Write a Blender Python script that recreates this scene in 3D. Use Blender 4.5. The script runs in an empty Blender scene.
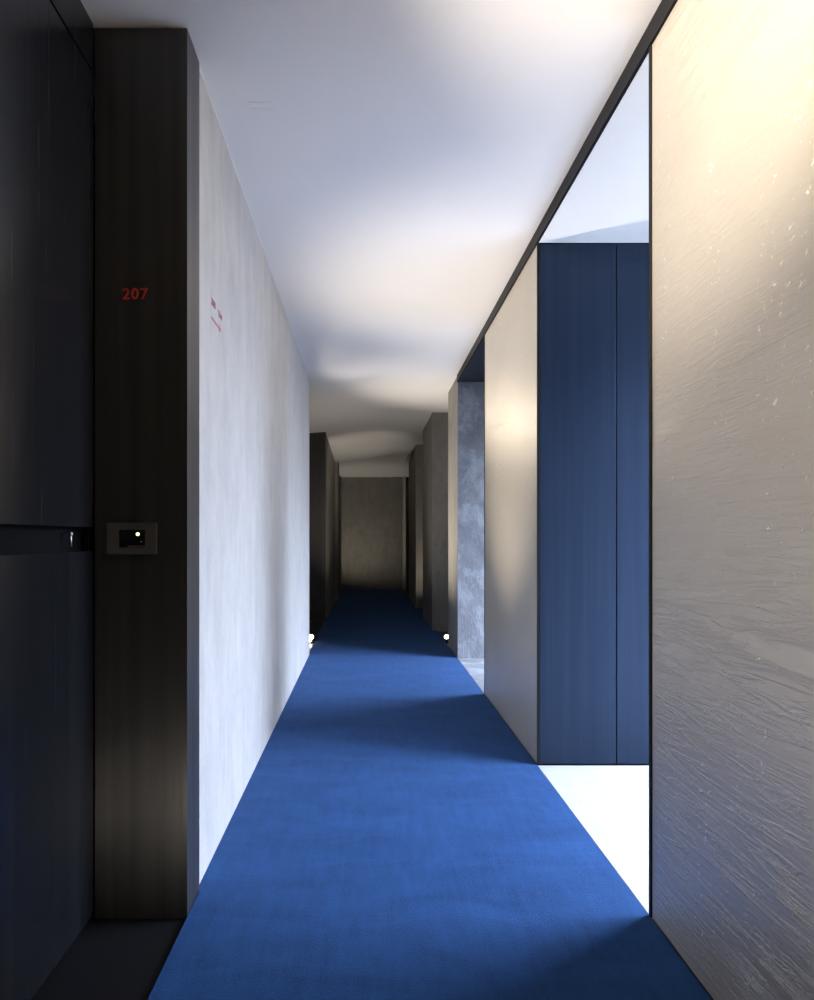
import bpy, bmesh, math
from mathutils import Vector, Matrix, Euler

# ------------------------------------------------------------------ camera, world, lights
sc = bpy.context.scene
COL = sc.collection
W, H, F = 814, 1000, 700.0          # image size and focal length in pixels
EYE = 1.10                          # camera height
CEIL = 2.592                        # main ceiling
SOFF = 2.53                         # underside of the dark metal head, lobby ceilings

cam_d = bpy.data.cameras.new('camera')
cam_d.sensor_fit = 'VERTICAL'
cam_d.sensor_height = 36.0
cam_d.lens = 36.0 * F / H
cam_d.shift_x = (407 - 368) / H
cam_d.shift_y = (538 - 500) / H
cam_d.clip_start = 0.02
cam = bpy.data.objects.new('camera', cam_d)
cam.location = (0, 0, EYE)
cam.rotation_euler = (math.pi / 2, 0, 0)
COL.objects.link(cam)
sc.camera = cam

sc.view_settings.view_transform = 'Standard'
sc.view_settings.look = 'None'
sc.view_settings.gamma = 1.0
sc.view_settings.use_curve_mapping = False
sc.view_settings.exposure = 0.0

world = bpy.data.worlds.new('daylight')
sc.world = world
world.use_nodes = True
bg = world.node_tree.nodes['Background']
bg.inputs['Color'].default_value = (0.66, 0.77, 1.0, 1)
bg.inputs['Strength'].default_value = 1.0
_nt = world.node_tree            # bright overcast sky above, darker ground below the horizon
_tc = _nt.nodes.new('ShaderNodeTexCoord')
_sx = _nt.nodes.new('ShaderNodeSeparateXYZ')
_mr = _nt.nodes.new('ShaderNodeMapRange')
_mr.inputs['From Min'].default_value = -0.05
_mr.inputs['From Max'].default_value = 0.45
_mr.inputs['To Min'].default_value = 2.5
_mr.inputs['To Max'].default_value = 34.0
_nt.links.new(_tc.outputs['Generated'], _sx.inputs[0])
_nt.links.new(_sx.outputs['Z'], _mr.inputs['Value'])
_nt.links.new(_mr.outputs['Result'], bg.inputs['Strength'])


def portal(name, x, y0, y1, z0, z1):
    d = bpy.data.lights.new(name, 'AREA')
    d.shape = 'RECTANGLE'
    d.size = abs(z1 - z0)
    d.size_y = abs(y1 - y0)
    d.cycles.is_portal = True
    o = bpy.data.objects.new(name, d)
    o.location = (x, (y0 + y1) / 2, (z0 + z1) / 2)
    o.rotation_euler = (0, math.pi / 2, 0)      # faces -X
    COL.objects.link(o)


portal('window_portal', 2.42, 2.07, 3.36, 0.0, 2.50)
portal('window_portal', 2.62, 4.98, 6.38, 0.0, 2.50)

WARM = (1.0, 0.89, 0.73)


def spot(name, loc, target, watts, angle, blend=0.6, color=WARM, radius=0.015):
    d = bpy.data.lights.new(name, 'SPOT')
    d.energy = watts
    d.color = color
    d.spot_size = math.radians(angle)
    d.spot_blend = blend
    d.shadow_soft_size = radius
    o = bpy.data.objects.new(name, d)
    o.location = loc
    o.rotation_euler = (Vector(target) - Vector(loc)).to_track_quat('-Z', 'Y').to_euler()
    COL.objects.link(o)
    return o


# beams of the recess floor uplights, plus added lamps that have no fixture
spot('added_near_spot', (-0.72, 0.45, 2.15), (0.84, 1.66, 2.38), 620, 54, 1.0, radius=0.05)  # added unseen lamp high on the left, brightens the near panel's top
spot('added_near_spot', (-0.72, 0.20, 1.75), (0.84, 1.05, 1.60), 95, 95, 1.0, radius=0.05)  # second added unseen lamp, a warm wash lower on the near panel
spot('uplight_beam', (-0.62, 1.25, 0.05), (-0.66, 2.04, 0.50), 4.5, 80, 1.0, (1, 0.93, 0.84))
spot('added_far_spot', (-0.66, 7.35, 2.25), (0.84, 4.20, 2.50), 80, 40, 1.0, radius=0.06)  # added lamp hidden behind the wall end, brightens the satin panel
spot('added_foot_spot', (-0.50, 4.15, 0.03), (0.84, 4.15, 2.24), 230, 70, 1.0)  # added beam without fixture, for the glow on satin panel and ceiling
spot('uplight_beam', (-0.60, 7.30, 0.30), (0.84, 6.85, 1.7), 240, 80, 1.0)
spot('uplight_beam', (0.80, 7.40, 0.10), (-0.57, 10.4, 1.6), 150, 38, 1.0)
spot('uplight_beam', (-0.60, 7.45, 0.10), (0.30, 8.4, 2.60), 62, 110, 1.0)
spot('uplight_beam', (0.76, 7.40, 0.10), (-0.16, 10.6, 2.50), 150, 28, 1.0)
spot('uplight_beam', (0.80, 10.0, 0.06), (0.80, 11.0, 1.0), 24, 80, 1.0)
spot('uplight_beam', (-0.62, 13.6, 0.06), (0.1, 14.7, 2.0), 80, 120, 1.0)


# ------------------------------------------------------------------ materials
def new_mat(name):
    m = bpy.data.materials.new(name)
    m.use_nodes = True
    nt = m.node_tree
    return m, nt, nt.nodes['Principled BSDF']


def nd(nt, kind, **kw):
    n = nt.nodes.new(kind)
    for k, v in kw.items():
        setattr(n, k, v)
    return n


def coords(nt, scale, rot=(0, 0, 0)):
    tc = nd(nt, 'ShaderNodeTexCoord')
    mp = nd(nt, 'ShaderNodeMapping')
    mp.inputs['Scale'].default_value = scale
    mp.inputs['Rotation'].default_value = rot
    nt.links.new(tc.outputs['Object'], mp.inputs['Vector'])
    return mp.outputs['Vector']


def noise(nt, vec, scale=1.0, detail=4.0, rough=0.55, dist=0.0):
    n = nd(nt, 'ShaderNodeTexNoise')
    n.inputs['Scale'].default_value = scale
    n.inputs['Detail'].default_value = detail
    n.inputs['Roughness'].default_value = rough
    n.inputs['Distortion'].default_value = dist
    nt.links.new(vec, n.inputs['Vector'])
    return n.outputs['Fac']


def ramp(nt, fac, stops):
    r = nd(nt, 'ShaderNodeValToRGB')
    el = r.color_ramp.elements
    while len(el) < len(stops):
        el.new(0.5)
    for e, (p, c) in zip(el, stops):
        e.position = p
        e.color = (*c, 1) if len(c) == 3 else c
    nt.links.new(fac, r.inputs['Fac'])
    return r.outputs['Color']


def math_(nt, op, a, b):
    n = nd(nt, 'ShaderNodeMath', operation=op)
    for i, v in enumerate((a, b)):
        if isinstance(v, (int, float)):
            n.inputs[i].default_value = v
        else:
            nt.links.new(v, n.inputs[i])
    return n.outputs[0]


def bump(nt, bsdf, h, strength, dist, prev=None):
    b = nd(nt, 'ShaderNodeBump')
    b.inputs['Strength'].default_value = strength
    b.inputs['Distance'].default_value = dist
    nt.links.new(h, b.inputs['Height'])
    if prev is not None:
        nt.links.new(prev, b.inputs['Normal'])
    nt.links.new(b.outputs['Normal'], bsdf.inputs['Normal'])
    return b.outputs['Normal']


def plain(name, col, rough=0.5, metal=0.0, spec=0.5, var=0.06):
    m, nt, b = new_mat(name)
    b.inputs['Roughness'].default_value = rough
    b.inputs['Metallic'].default_value = metal
    b.inputs['Specular IOR Level'].default_value = spec
    f = noise(nt, coords(nt, (1, 1, 1)), 6.0, 3.0)
    c = ramp(nt, f, [(0.3, tuple(v * (1 - var) for v in col)), (0.7, tuple(min(1, v * (1 + var)) for v in col))])
    nt.links.new(c, b.inputs['Base Color'])
    return m


def concrete(name, lo, hi, streak=(9, 9, 0.8), patch=None, rough=0.8):
    m, nt, b = new_mat(name)
    f1 = noise(nt, coords(nt, streak), 2.2, 7.0, 0.62, 0.4)
    f2 = noise(nt, coords(nt, (1, 1, 1)), 1.7, 6.0, 0.65, 0.8)
    f4 = noise(nt, coords(nt, (1, 1, 0.55)), 16, 6.0, 0.7)
    f = math_(nt, 'ADD', math_(nt, 'ADD', math_(nt, 'MULTIPLY', f1, 0.4), math_(nt, 'MULTIPLY', f2, 0.3)), math_(nt, 'MULTIPLY', f4, 0.3))
    c = ramp(nt, f, [(0.36, lo), (0.62, hi)])
    if patch:
        fp = noise(nt, coords(nt, (1.0, 1.0, 0.8)), 3.6, 10.0, 0.72, 0.45)
        k = ramp(nt, fp, [(0.50, (0, 0, 0)), (0.60, (1, 1, 1))])
        mx = nd(nt, 'ShaderNodeMixRGB')
        nt.links.new(k, mx.inputs['Fac'])
        nt.links.new(c, mx.inputs['Color1'])
        mx.inputs['Color2'].default_value = (*patch, 1)
        c = mx.outputs['Color']
    nt.links.new(c, b.inputs['Base Color'])
    b.inputs['Roughness'].default_value = rough
    b.inputs['Specular IOR Level'].default_value = 0.3
    fine = noise(nt, coords(nt, (1, 1, 0.35)), 70, 5.0, 0.7)
    bump(nt, b, math_(nt, 'ADD', fine, math_(nt, 'MULTIPLY', f2, 1.6)), 0.6, 0.008)
    return m


def dark_metal(name, lo, hi, rough=0.32, metal=0.85, scratches=False):
    m, nt, b = new_mat(name)
    f = noise(nt, coords(nt, (14, 14, 0.25)), 1.6, 6.0, 0.6)
    nt.links.new(ramp(nt, f, [(0.3, lo), (0.7, hi)]), b.inputs['Base Color'])
    b.inputs['Metallic'].default_value = metal
    f3 = noise(nt, coords(nt, (60, 60, 0.5)), 2.0, 4.0, 0.6)
    rr = ramp(nt, f3, [(0.3, (rough * 0.88,) * 3), (0.7, (rough * 1.15,) * 3)])
    nt.links.new(rr, b.inputs['Roughness'])
    bump(nt, b, f3, 0.015, 0.001)
    return m


def pearl_panel(name, base, rough, metal, wrinkle, blobs=True):
    """Pearly lacquered cladding, wrinkled along the corridor, with raised pimples."""
    m, nt, b = new_mat(name)
    nt.links.new(ramp(nt, noise(nt, coords(nt, (1, 0.5, 1)), 2.0, 3.0),
                      [(0.3, tuple(v * 0.95 for v in base)), (0.7, tuple(v * 1.05 for v in base))]),
                 b.inputs['Base Color'])
    b.inputs['Roughness'].default_value = rough
    b.inputs['Metallic'].default_value = metal
    w1 = noise(nt, coords(nt, (1, 1.6, 20), (0.08, 0, 0)), 1.5, 6.0, 0.62, 0.9)
    w2 = noise(nt, coords(nt, (1, 7, 60), (0.12, 0, 0)), 1.6, 4.0, 0.6, 0.7)
    msk = ramp(nt, noise(nt, coords(nt, (1, 2.2, 1.1)), 1.3, 3.0), [(0.38, (0.15,) * 3), (0.62, (1,) * 3)])
    ridges = ramp(nt, w1, [(0.47, (0,) * 3), (0.53, (1,) * 3), (0.60, (0.25,) * 3)])
    h = math_(nt, 'ADD', math_(nt, 'MULTIPLY', ridges, math_(nt, 'MULTIPLY', msk, 0.8)), math_(nt, 'MULTIPLY', w2, 0.5))
    n = bump(nt, b, h, wrinkle, 0.006)
    if blobs:
        fb = noise(nt, coords(nt, (1, 22, 30)), 2.2, 4.0, 0.6, 0.4)
        col = noise(nt, coords(nt, (1, 4.0, 0.30)), 1.9, 2.0)
        g = math_(nt, 'MULTIPLY', ramp(nt, fb, [(0.63, (0,) * 3), (0.69, (1,) * 3)]),
                  ramp(nt, col, [(0.50, (0,) * 3), (0.58, (1,) * 3)]))
        bump(nt, b, g, 0.55, 0.006, n)
        src = b.inputs['Base Color'].links[0].from_socket
        mx = nd(nt, 'ShaderNodeMixRGB')
        nt.links.new(g, mx.inputs['Fac'])
        nt.links.new(src, mx.inputs['Color1'])
        mx.inputs['Color2'].default_value = (0.92, 0.89, 0.82, 1)  # pimples tinted paler, their sparkle of caught light put into the colour
        nt.links.new(mx.outputs['Color'], b.inputs['Base Color'])
    return m


def carpet_mat():
    m, nt, b = new_mat('blue carpet')
    f = noise(nt, coords(nt, (1, 1, 1)), 170, 3.0, 0.75)
    f2 = noise(nt, coords(nt, (1, 2.2, 1)), 2.6, 6.0, 0.62, 0.9)
    f3 = noise(nt, coords(nt, (6, 1, 1), (0, 0, 0.25)), 5.0, 4.0, 0.6, 0.4)
    ff = math_(nt, 'ADD', math_(nt, 'ADD', math_(nt, 'MULTIPLY', f, 0.42), math_(nt, 'MULTIPLY', f2, 0.36)), math_(nt, 'MULTIPLY', f3, 0.22))
    nt.links.new(ramp(nt, ff, [(0.36, (0.0045, 0.028, 0.098)), (0.64, (0.016, 0.071, 0.218))]), b.inputs['Base Color'])
    b.inputs['Roughness'].default_value = 0.95
    b.inputs['Specular IOR Level'].default_value = 0.15
    b.inputs['Sheen Weight'].default_value = 0.15
    b.inputs['Sheen Tint'].default_value = (0.3, 0.5, 1, 1)
    bump(nt, b, f, 0.6, 0.004)
    return m


def emit(name, col, strength):
    m, nt, b = new_mat(name)
    b.inputs['Base Color'].default_value = (*col, 1)
    b.inputs['Emission Color'].default_value = (*col, 1)
    b.inputs['Emission Strength'].default_value = strength
    f = noise(nt, coords(nt, (1, 1, 1)), 5)
    nt.links.new(ramp(nt, f, [(0, col), (1, col)]), b.inputs['Base Color'])
    return m


M = dict(
    ceiling=plain('white ceiling paint', (0.86, 0.85, 0.86), 0.5, 0, 0.4, 0.004),
    white=plain('white reveal', (0.75, 0.74, 0.72), 0.6),
    plaster=plain('white plaster', (0.78, 0.79, 0.80), 0.7, 0, 0.5, 0.004),
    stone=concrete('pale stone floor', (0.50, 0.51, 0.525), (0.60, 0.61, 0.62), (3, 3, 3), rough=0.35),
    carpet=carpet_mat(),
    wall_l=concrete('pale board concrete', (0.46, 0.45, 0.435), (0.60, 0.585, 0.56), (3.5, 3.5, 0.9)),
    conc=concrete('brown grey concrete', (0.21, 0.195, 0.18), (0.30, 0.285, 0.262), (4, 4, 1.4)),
    conc_blue=concrete('cloudy grey concrete', (0.17, 0.18, 0.20), (0.27, 0.28, 0.30), (3, 3, 2), (0.34, 0.36, 0.39)),
    black=dark_metal('black burnished metal', (0.055, 0.053, 0.050), (0.085, 0.080, 0.075), 0.40, 0.6),
    door=dark_metal('black lacquered door', (0.018, 0.020, 0.025), (0.030, 0.032, 0.038), 0.24, 0.6),
    blue=dark_metal('blue grey metal', (0.012, 0.022, 0.044), (0.020, 0.034, 0.062), 0.32, 0.8),
    head=plain('dark bronze metal', (0.007, 0.007, 0.009), 0.6, 0.0, 0.2),
    gap=plain('black shadow gap', (0.006, 0.006, 0.007), 0.8, 0, 0.08),
    slab=plain('black stone', (0.010, 0.010, 0.012), 0.4, 0, 0.4),
    pearl=pearl_panel('pearl beige lacquer', (0.60, 0.535, 0.45), 0.34, 0.5, 0.36),
    satin=pearl_panel('satin champagne metal', (0.60, 0.545, 0.465), 0.42, 0.5, 0.16, True),
    red=plain('red paint', (0.60, 0.045, 0.04), 0.6),
    redwash=plain('worn red stencil', (0.52, 0.22, 0.26), 0.8),
    plate=plain('charcoal plastic', (0.075, 0.070, 0.066), 0.45),
    glass=plain('smoked window plastic', (0.008, 0.009, 0.009), 0.25),
    copper=plain('brown plastic', (0.085, 0.05, 0.042), 0.4),
    chrome=plain('brushed steel', (0.55, 0.55, 0.56), 0.3, 1.0),
    led=emit('green white led', (0.75, 1.0, 0.45), 3.0),
    lens=emit('warm white lens', (1.0, 0.93, 0.82), 14.0),
    frame=plain('dark window metal', (0.05, 0.055, 0.065), 0.4, 0.6),
)


# ------------------------------------------------------------------ mesh helpers
def box(bm, x0, x1, y0, y1, z0, z1, bev=0.0):
    vs = [bm.verts.new((x, y, z)) for x in (x0, x1) for y in (y0, y1) for z in (z0, z1)]
    q = [(0, 1, 3, 2), (4, 6, 7, 5), (0, 4, 5, 1), (2, 3, 7, 6), (0, 2, 6, 4), (1, 5, 7, 3)]
    fs = [bm.faces.new([vs[i] for i in f]) for f in q]
    if bev > 0:
        es = set(e for f in fs for e in f.edges)
        bmesh.ops.bevel(bm, geom=list(es), offset=bev, segments=2, affect='EDGES', profile=0.6)
    return fs


def poly(bm, pts):
    return bm.faces.new([bm.verts.new(p) for p in pts])


def cyl(bm, c, r, h, axis='Z', seg=24, r2=None):
    rot = {'Z': Matrix.Identity(4), 'X': Matrix.Rotation(math.pi / 2, 4, 'Y'), 'Y': Matrix.Rotation(math.pi / 2, 4, 'X')}[axis]
    bmesh.ops.create_cone(bm, cap_ends=True, segments=seg, radius1=r, radius2=r if r2 is None else r2, depth=h,
                          matrix=Matrix.Translation(c) @ rot)


def obj(name, bm, mat, parent=None, org=None, smooth=False):
    bmesh.ops.recalc_face_normals(bm, faces=bm.faces[:])
    me = bpy.data.meshes.new(name)
    if org is not None and parent is None:
        bmesh.ops.translate(bm, verts=bm.verts[:], vec=-Vector(org))
    bm.to_mesh(me)
    bm.free()
    for p in me.polygons:
        p.use_smooth = smooth
    me.materials.append(M[mat])
    o = bpy.data.objects.new(name, me)
    if org is not None and parent is None:
        o.location = org
    COL.objects.link(o)
    if parent is not None:
        o.parent = parent
        o.matrix_parent_inverse = world_of(parent).inverted()
    return o


def world_of(o):
    m = Matrix.Translation(o.location) @ o.rotation_euler.to_matrix().to_4x4()
    return (world_of(o.parent) @ o.matrix_parent_inverse @ m) if o.parent else m


def B(name, mat, *boxes, parent=None, bev=0.0):
    bm = bmesh.new()
    for b in boxes:
        box(bm, *b, bev=bev)
    return obj(name, bm, mat, parent)


def S(name, mat, *boxes, bev=0.0, label=None):
    o = B(name, mat, *boxes, bev=bev)
    o['kind'] = 'structure'
    if label:
        o['label'] = label
    return o


def empty(name, loc):
    o = bpy.data.objects.new(name, None)
    o.empty_display_size = 0.1
    o.location = loc
    COL.objects.link(o)
    return o


def tag(o, label, cat, group=None):
    o['label'] = label
    o['category'] = cat
    if group:
        o['group'] = group
    return o


# ------------------------------------------------------------------ levels along the corridor
XL, XR = -0.535, 0.823          # concrete wall, right claddings
XD = -0.797                    # plane of the doors on the left
YC = 2.04                      # black jamb column by door 207
Y1, Y2, Y3, Y4 = 2.04, 3.39, 4.94, 6.42     # right wall: lobby, cladding, lobby, concrete pier
YB = -3.0                      # back end of the corridor
YE = 14.9                      # end wall
LOW = 2.41                     # lowered ceiling at the far end

# floor and carpet
S('floor', 'slab', (-2.2, 3.2, YB - 0.2, YE + 1.6, -0.20, -0.012))
S('floor_lobby', 'stone', (XR, 2.42, Y1 + 0.0, Y2, -0.011, -0.002))
S('floor_lobby_far', 'conc_blue', (XR, 2.62, Y3, Y4, -0.011, -0.002))
bm = bmesh.new()
out = [(-0.525, YB + 0.01), (XR - 0.004, YB + 0.01), (XR - 0.004, 8.30), (0.760, 8.33), (0.760, 9.75), (0.84, 9.76), (0.84, 10.98),
       (0.748, 11.0), (0.748, YE - 0.01), (-0.62, YE - 0.01), (-0.565, 12.9), (-0.566, 6.6), (-0.536, 2.19), (-0.525, 2.186)]
f = poly(bm, [(x, y, 0.0) for x, y in out])
ex = bmesh.ops.extrude_face_region(bm, geom=[f])
bmesh.ops.translate(bm, verts=[v for v in ex['geom'] if isinstance(v, bmesh.types.BMVert)], vec=(0, 0, -0.010))
car = obj('carpet', bm, 'carpet')
tag(car, 'long cobalt blue carpet running the whole length of the corridor floor', 'carpet')

# ceilings
bm = bmesh.new()
box(bm, -2.2, XR + 0.10, YB, 7.46, CEIL, CEIL + 0.12)
# beyond: high ceiling, folding down to the lower one
hi, e = CEIL, EYE
KS = 0.08


def slope_z(x, y):
    return hi - KS * ((y - 8.60) - 2.165 * x) / 2.385


A0, A1 = (-1.2, 6.00), (1.3, 11.41)                     # fold line on the flat ceiling
P4, P3 = (-0.53, 12.37), (0.884, 11.47)                  # lower crease
sx = (P3[1] - P4[1]) / (P3[0] - P4[0])
Q4, Q3 = (-1.2, P4[1] + sx * (-1.2 + 0.55)), (1.3, P4[1] + sx * (1.3 + 0.55))
poly(bm, [(-0.525, 7.46, hi), (1.3, 7.46, hi), (1.3, 11.41, hi)])
poly(bm, [(-0.525, 7.46, hi), (1.3, 11.41, hi), (*Q3, slope_z(*Q3)), (*Q4, slope_z(*Q4)), (-1.2, 7.46, slope_z(-1.2, 7.46))])
poly(bm, [(*Q4, slope_z(*Q4)), (*Q3, slope_z(*Q3)), (*Q3, hi - 0.01), (*Q4, hi - 0.06)])  # hidden step up, shaped so the ceiling just beyond falls into shade
poly(bm, [(*Q4, hi - 0.06), (*Q3, hi - 0.01), (1.3, YE + 0.1, EYE + 1.286), (-1.2, YE + 0.1, EYE + 1.286)])
c = obj('ceiling', bm, 'ceiling')
c['kind'] = 'structure'
S('ceiling_slab', 'ceiling', (-2.2, 3.2, 7.4, YE + 0.4, CEIL + 0.13, CEIL + 0.2))
S('ceiling_lobby', 'plaster', (XR + 0.005, 2.55, Y1 - 0.0, Y2, SOFF, SOFF + 0.15))
S('ceiling_lobby_far', 'blue', (XR + 0.005, 2.75, Y3, Y4, SOFF, SOFF + 0.15))

# small flush hatch in the ceiling
hx, hy, s = (250 - 368) * 2.43 / 700, 2.43, 0.0025
bm = bmesh.new()
hz = CEIL - 0.0015
box(bm, hx, hx + 0.078, hy, hy + 0.004, hz, CEIL + 0.001)
box(bm, hx, hx + 0.078, hy - 0.035, hy - 0.032, hz, CEIL + 0.001)
box(bm, hx, hx + 0.003, hy - 0.035, hy + 0.004, hz, CEIL + 0.001)
tag(obj('access_hatch', bm, 'ceiling', None, (hx, hy, CEIL)), 'faint outline of a small white hatch in the ceiling above the pale wall', 'hatch')

# walls behind and around, with an added outer shell
S('wall_back', 'plaster', (-2.2, 3.2, YB - 0.2, YB, 0, CEIL))
def skew(name, mat, x0, xa, xb, y0, y1, z0, z1):
    """a wall whose face runs very slightly off the corridor axis"""
    bm = bmesh.new()
    box(bm, x0, xa, y0, y1, z0, z1)
    for v in bm.verts:
        if v.co.x > x0 + 0.01 and v.co.y > (y0 + y1) / 2:
            v.co.x = xb
    o = obj(name, bm, mat)
    o['kind'] = 'structure'
    return o


XF = -0.553
skew('wall_left', 'wall_l', -0.78, XL, XF, 2.195, 6.60, -0.005, CEIL - 0.010)
skew('trim_1', 'white', -0.78, XL + 0.003, XF + 0.003, 2.195, 6.60, CEIL - 0.009, CEIL)
S('wall_left_rear', 'door', (-1.1, XD - 0.05, YB, 2.04, 0, CEIL))
S('leak_shell_right', 'gap', (1.6, 1.8, 6.7, YE + 0.2, -0.02, CEIL + 0.2), (1.6, 3.2, 6.6, 6.8, -0.02, CEIL + 0.2))  # added unseen shell, keeps daylight from leaking into the far end
S('leak_shell_end', 'gap', (-2.2, 1.8, YE + 0.2, YE + 0.4, -0.02, CEIL + 0.2))  # end piece of the added shell, unseen, closes the light leak
S('wall_left_outer', 'gap', (-2.2, -1.2, YB, YE + 0.2, 0, CEIL + 0.12))

# wall core of the right side, its cladding comes after
S('wall_right', 'plaster', (XR + 0.014, 1.00, YB, Y1 - 0.006, 0, SOFF), (1.00, 3.0, Y1 - 0.2, Y1, 0, SOFF + 0.15))
S('wall_right_middle', 'gap', (XR + 0.014, 2.55, Y2 + 0.022, Y3 - 0.0, 0, CEIL))
S('wall_right_upper', 'plaster', (XR + 0.02, 2.4, YB, Y1, SOFF, CEIL + 0.1))
S('wall_right_pier', 'conc', (XR + 0.0, 0.995, Y4 + 0.006, 7.18, 0, CEIL))
S('wall_right_lobby', 'conc_blue', (XR + 0.0, 2.62, Y4, Y4 + 0.006, 0, SOFF), (0.995, 2.62, Y4 + 0.006, Y4 + 0.2, 0, CEIL))
S('wall_right_recess', 'gap', (1.00, 1.2, 6.7, 8.3, 0, CEIL + 0.1))

# dark metal head running along the top of the right side
S('trim_2', 'head', (XR - 0.008, XR + 0.004, YB, 6.42, SOFF, CEIL + 0.001))

# dark metal end profiles of the claddings
S('trim_3', 'head', (XR - 0.004, XR + 0.012, Y1 - 0.012, Y1 + 0.002, 0, SOFF), )
S('trim_4', 'head', (XR - 0.003, XR + 0.008, Y2 + 0.001, Y2 + 0.010, 0, SOFF))
S('trim_5', 'head', (XR - 0.003, XR + 0.012, Y3 - 0.012, Y3 + 0.001, 0, SOFF))

# claddings
o = B('cladding_panel', 'pearl', (XR, XR + 0.012, YB + 0.01, Y1 - 0.013, 0.001, SOFF - 0.002))
tag(o, 'large wrinkled pearly beige cladding panel nearest on the right', 'wall panel')
o = B('cladding_panel', 'satin', (XR, XR + 0.012, Y2 + 0.011, Y3 - 0.013, 0.001, SOFF - 0.002))
tag(o, 'smooth satin champagne cladding panel between the two bright openings', 'wall panel')

# the blue grey metal panels closing the lobby
for x0, x1, lab in ((XR + 0.009, 1.201, 'wide blue grey metal door panel beside the satin cladding in the bright opening'),
                    (1.206, 1.62, 'blue grey metal door panel right of the joint in the bright opening'),
                    (1.625, 2.40, 'blue grey metal door panel hidden nearest the window in the bright opening')):
    t = empty('metal_panel', ((x0 + x1) / 2, Y2, 0))
    B('panel_face', 'blue', (x0, x1, Y2, Y2 + 0.018, 0.006, SOFF - 0.006), parent=t, bev=0.0015)
    B('panel_rail', 'gap', (x0, x1, Y2 + 0.0185, Y2 + 0.0205, 0.004, SOFF - 0.003), parent=t)
    tag(t, lab, 'door panel')


# windows of the two lobbies (only their daylight is seen)
def window(name, x, y0, y1, z1):
    t = empty(name, (x, (y0 + y1) / 2, 0))
    t['kind'] = 'structure'
    B('window_frame', 'frame', (x, x + 0.05, y0, y0 + 0.03, 0, z1), (x, x + 0.05, y1 - 0.03, y1, 0, z1),
      (x, x + 0.05, y0 + 0.03, y1 - 0.03, 0, 0.03), (x, x + 0.05, y0 + 0.03, y1 - 0.03, z1 - 0.03, z1), parent=t)
    return t


window('window_1', 2.43, Y1, Y2, SOFF)
window('window_2', 2.63, Y3, Y4, SOFF)

# ------------------------------------------------------------------ door 207
d = empty('door_1', (XD, 0.6, 0))
d['kind'] = 'structure'
d['label'] = 'black door of room 207 with a long recessed grip at hand height'
zt, z0, z1 = 2.445, 1.062, 1.131
B('door_leaf', 'door', (XD - 0.045, XD, -0.80, 2.030, 0.008, z0), (XD - 0.045, XD, -0.80, 2.030, z1, zt),
  (XD - 0.035, XD, -0.80, -0.6, z0, z1), parent=d)
B('grip_recess', 'gap', (XD - 0.045, XD - 0.035, -0.80, 2.030, z0, z1), parent=d)
B('header_panel', 'door', (XD - 0.045, XD, -0.80, 2.030, zt + 0.009, CEIL - 0.002), parent=d)
B('shadow_gap', 'gap', (XD - 0.046, XD - 0.012, -0.80, 2.034, zt, zt + 0.009), (XD - 0.046, XD - 0.012, 2.030, 2.039, 0.01, CEIL - 0.002), parent=d)
bm = bmesh.new()
kx, ky = XD - 0.012, 1.905
bmesh.ops.create_uvsphere(bm, u_segments=16, v_segments=10, radius=0.0062, matrix=Matrix.Translation((kx, ky, 1.111)))
cyl(bm, (kx, ky, 1.094), 0.0034, 0.034, 'Z')
cyl(bm, (kx - 0.012, ky, 1.113), 0.003, 0.022, 'X')
kn = obj('latch_lever', bm, 'chrome', d, smooth=True)
kn['label'] = 'small steel latch lever'
S('wall_left_near', 'door', (XD - 0.05, XD, YB, -0.81, 0, CEIL))

# jamb column with the number
j = empty('jamb_column', (-0.66, YC + 0.08, 0))
B('front_plate', 'black', (XD + 0.001, -0.530, YC, YC + 0.004, -0.010, CEIL - 0.006), parent=j)
B('side_plate', 'black', (-0.530, -0.527, YC, 2.188, -0.010, CEIL - 0.006), parent=j)
B('core', 'gap', (XD + 0.002, -0.533, YC + 0.006, 2.190, -0.010, CEIL - 0.006), parent=j)
tag(j, 'dark burnished metal door column carrying the red number and the card reader', 'column')


def text_mesh(body, size, bold=0.0, depth=0.0008):
    cu = bpy.data.curves.new('t', 'FONT')
    cu.body = body
    cu.size = size
    cu.offset = bold
    cu.extrude = depth
    cu.align_x = 'CENTER'
    cu.align_y = 'CENTER'
    o = bpy.data.objects.new('t', cu)
    COL.objects.link(o)
    dg = bpy.context.evaluated_depsgraph_get()
    me = bpy.data.meshes.new_from_object(o.evaluated_get(dg))
    bpy.data.objects.remove(o)
    return me


def text_obj(name, body, size, mat, loc, rot, parent=None, bold=0.0, sx=1.0):
    me = text_mesh(body, size, bold)
    me.materials.clear()
    me.materials.append(M[mat])
    if sx != 1.0:
        me.transform(Matrix.Diagonal((sx, 1, 1, 1)))
    o = bpy.data.objects.new(name, me)
    o.rotation_euler = rot
    o.location = loc
    COL.objects.link(o)
    if parent:
        o.parent = parent
        o.matrix_parent_inverse = world_of(parent).inverted()
    return o


px = YC / F
rn = empty('room_number', ((135 - 368) * px, YC - 0.001, EYE + (538 - 300) * px))
for i, ch in enumerate('207'):
    text_obj('digit', ch, 0.0455, 'red', ((126.3 + 8.8 * i - 368) * px, YC - 0.001, EYE + (538 - 294.5) * px),
             (math.pi / 2, 0, 0), rn, bold=0.0005)
tag(rn, 'small red 207 on the black column beside the dark door', 'room number')


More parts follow.
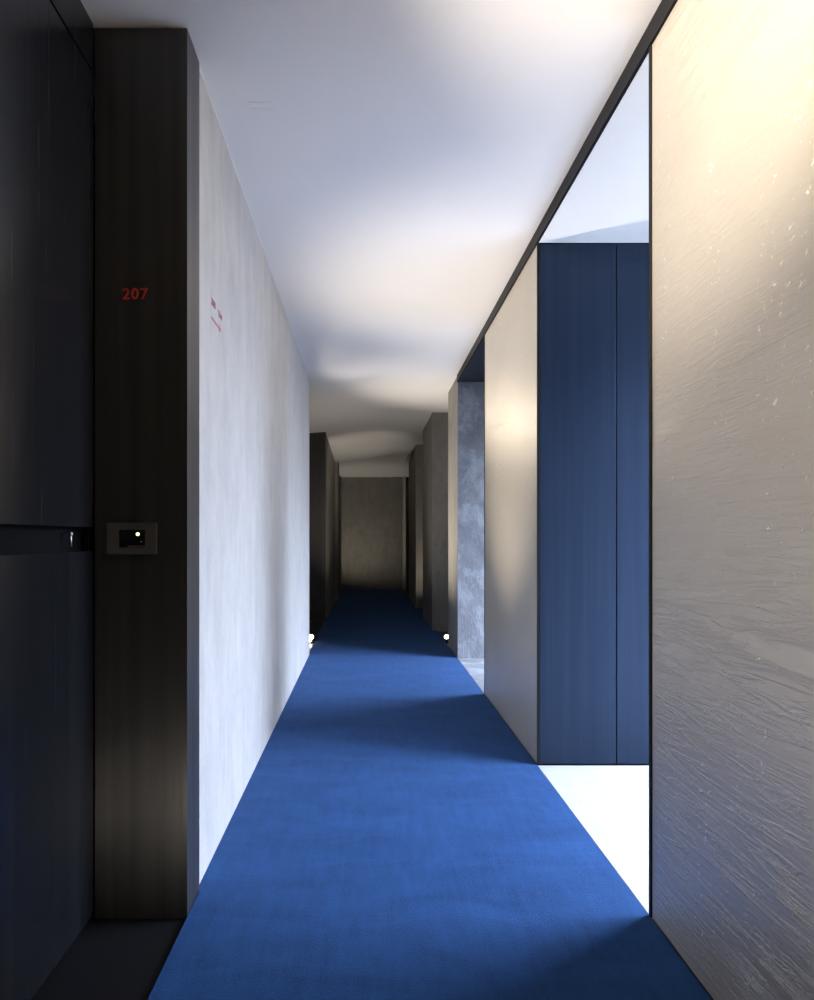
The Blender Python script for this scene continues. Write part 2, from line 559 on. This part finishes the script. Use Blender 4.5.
def card_reader():
    cx, cz = (132.5 - 368) * px, EYE + (538 - 538.5) * px
    y = YC
    t = empty('card_reader', (cx, y, cz - 0.045))
    w, h = 0.0715, 0.0455
    bm = bmesh.new()
    # frame around the reader window
    wx0, wx1, wz0, wz1 = cx + (120 - 132.5) * px, cx + (146 - 132.5) * px, cz - 0.026, cz + 0.025
    box(bm, cx - w, wx0, y - 0.010, y - 0.0005, cz - h, cz + h)
    box(bm, wx1, cx + w, y - 0.010, y - 0.0005, cz - h, cz + h)
    box(bm, wx0, wx1, y - 0.010, y - 0.0005, wz1, cz + h)
    box(bm, wx0, wx1, y - 0.010, y - 0.0005, cz - h, wz0)
    obj('faceplate', bm, 'plate', t)
    B('reader_window', 'glass', (wx0, wx1, y - 0.006, y - 0.0005, wz0, wz1), parent=t)
    B('keypad', 'glass', (wx0 + 0.001, wx0 + 0.023, y - 0.008, y - 0.0062, wz0 + 0.012, wz1 - 0.001), parent=t, bev=0.0006)
    s = B('card_slot', 'copper', (wx0 + 0.026, wx1 - 0.002, y - 0.009, y - 0.0062, wz0 + 0.001, wz0 + 0.006), parent=t)
    s['label'] = 'brown card slot lip'
    bm = bmesh.new()
    cyl(bm, ((138.6 - 368) * px, y - 0.0075, EYE + (538 - 534.2) * px), 0.0048, 0.0024, 'Y')
    l = obj('indicator_light', bm, 'led', t)
    l['label'] = 'glowing green white indicator light'
    bm = bmesh.new()
    bmesh.ops.create_uvsphere(bm, u_segments=10, v_segments=6, radius=0.0022, matrix=Matrix.Translation(((142 - 368) * px, y - 0.0065, EYE + (538 - 541.7) * px)))
    obj('lock_symbol', bm, 'chrome', t)
    tag(t, 'small dark wall card reader with a glowing green light on the black column', 'card reader')


card_reader()

# stencilled numbers and arrow on the concrete wall
wt = empty('direction_sign', (XL + 0.001, 2.46, 1.86))


def wall_pt(x, y):
    Y = XL * F / (x - 368)
    return (XL + 0.0012, Y, EYE + (538 - y) * Y / F)


RW = (math.pi / 2, 0, math.pi / 2)
for body, a, b in (('208', (210.5, 298), (216, 310)), ('214', (217.5, 309.5), (222.5, 322))):
    c0 = wall_pt((a[0] + b[0]) / 2, (a[1] + b[1]) / 2)
    text_obj('number', body, 0.034, 'redwash', c0, RW, wt, sx=1.3)
p0, p1 = wall_pt(211.5, 316.5), wall_pt(220.5, 331)
bm = bmesh.new()
zc = (p0[2] + p1[2]) / 2
box(bm, XL + 0.0004, XL + 0.0014, p0[1], p1[1], zc - 0.0035, zc + 0.0035)
for sgn in (1, -1):
    v = [bm.verts.new((XL + 0.0014, p1[1] + 0.008, zc)), bm.verts.new((XL + 0.0014, p1[1] - 0.03, zc + sgn * 0.018)),
         bm.verts.new((XL + 0.0014, p1[1] - 0.03, zc + sgn * 0.008)), bm.verts.new((XL + 0.0014, p1[1] - 0.005, zc))]
    bm.faces.new(v)
obj('arrow', bm, 'redwash', wt)
tag(wt, 'faded red stencilled numbers over an arrow on the pale concrete wall', 'sign')


# ------------------------------------------------------------------ floor uplights
def uplight(loc, aim, label, twin=False):
    t = empty('floor_spotlight', loc)
    x, y, z = loc
    bm = bmesh.new()
    cyl(bm, (x, y, z + 0.006), 0.034, 0.012, seg=28)
    cyl(bm, (x, y, z + 0.022), 0.008, 0.022, seg=12)
    obj('base', bm, 'head', t, smooth=False)
    q = (Vector(aim) - Vector(loc)).to_track_quat('Z', 'Y').to_matrix().to_4x4()
    mt = Matrix.Translation((x, y, z + 0.05)) @ q
    bm = bmesh.new()
    bmesh.ops.create_cone(bm, cap_ends=True, segments=28, radius1=0.018, radius2=0.030, depth=0.040, matrix=mt)
    obj('lamp_head', bm, 'head', t)
    bm = bmesh.new()
    bmesh.ops.create_uvsphere(bm, u_segments=20, v_segments=10, radius=0.026,
                              matrix=mt @ Matrix.Translation((0, 0, 0.020)) @ Matrix.Diagonal((1, 1, 0.45, 1)))
    l = obj('lens', bm, 'lens', t, smooth=True)
    l['label'] = 'glowing white lens'
    if twin:
        bm = bmesh.new()
        bmesh.ops.create_uvsphere(bm, u_segments=16, v_segments=8, radius=0.014, matrix=Matrix.Translation((x - 0.008, y - 0.045, z + 0.026)))  # added glowing bead stands in for the lamp's reflection
        l = obj('lens', bm, 'lens', t, smooth=True)
        l['label'] = 'small glowing bead in place of the lens reflection'
    tag(t, label, 'floor lamp', 'floor spotlights in the door recesses')
    return t


uplight((-0.605, 7.45, 0.0), (-0.55, 5.5, 1.2), 'glowing floor spotlight at the left behind the end of the pale wall', True)
uplight((0.835, 7.42, 0.0), (0.75, 6.6, 0.9), 'glowing floor spotlight at the right behind the concrete pier')
for o in list(COL.objects):
    if o.name.startswith('floor_spotlight'):
        o.location.z -= 0.011

# ------------------------------------------------------------------ far end of the corridor
# left: recess, dark column, brown concrete wall, dark doorway
S('wall_left_recess', 'door', (-1.1, XD, 6.60, 9.40, 0, CEIL))
o = B('jamb_column', 'black', (XD, -0.570, 9.40, 9.46, -0.010, CEIL - 0.01))
tag(o, 'distant black metal column at the end of the left door recess', 'column')
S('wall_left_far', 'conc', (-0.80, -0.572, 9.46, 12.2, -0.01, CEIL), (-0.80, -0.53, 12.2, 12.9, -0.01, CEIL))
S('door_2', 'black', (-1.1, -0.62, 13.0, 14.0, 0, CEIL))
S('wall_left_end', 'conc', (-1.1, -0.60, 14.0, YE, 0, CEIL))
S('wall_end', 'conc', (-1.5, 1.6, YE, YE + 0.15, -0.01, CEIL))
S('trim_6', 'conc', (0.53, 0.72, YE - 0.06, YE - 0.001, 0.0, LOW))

# right: pier with deep return, slots, lit strip, dark doorway
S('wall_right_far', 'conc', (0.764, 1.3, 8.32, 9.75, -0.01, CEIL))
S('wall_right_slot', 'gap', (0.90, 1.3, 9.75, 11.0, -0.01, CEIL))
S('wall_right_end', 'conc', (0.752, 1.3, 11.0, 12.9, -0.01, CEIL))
S('door_3', 'gap', (0.84, 1.3, 12.9, 14.2, -0.01, CEIL))
S('trim_7', 'wall_l', (0.732, 0.80, 14.80, 14.90, 0.0, LOW))
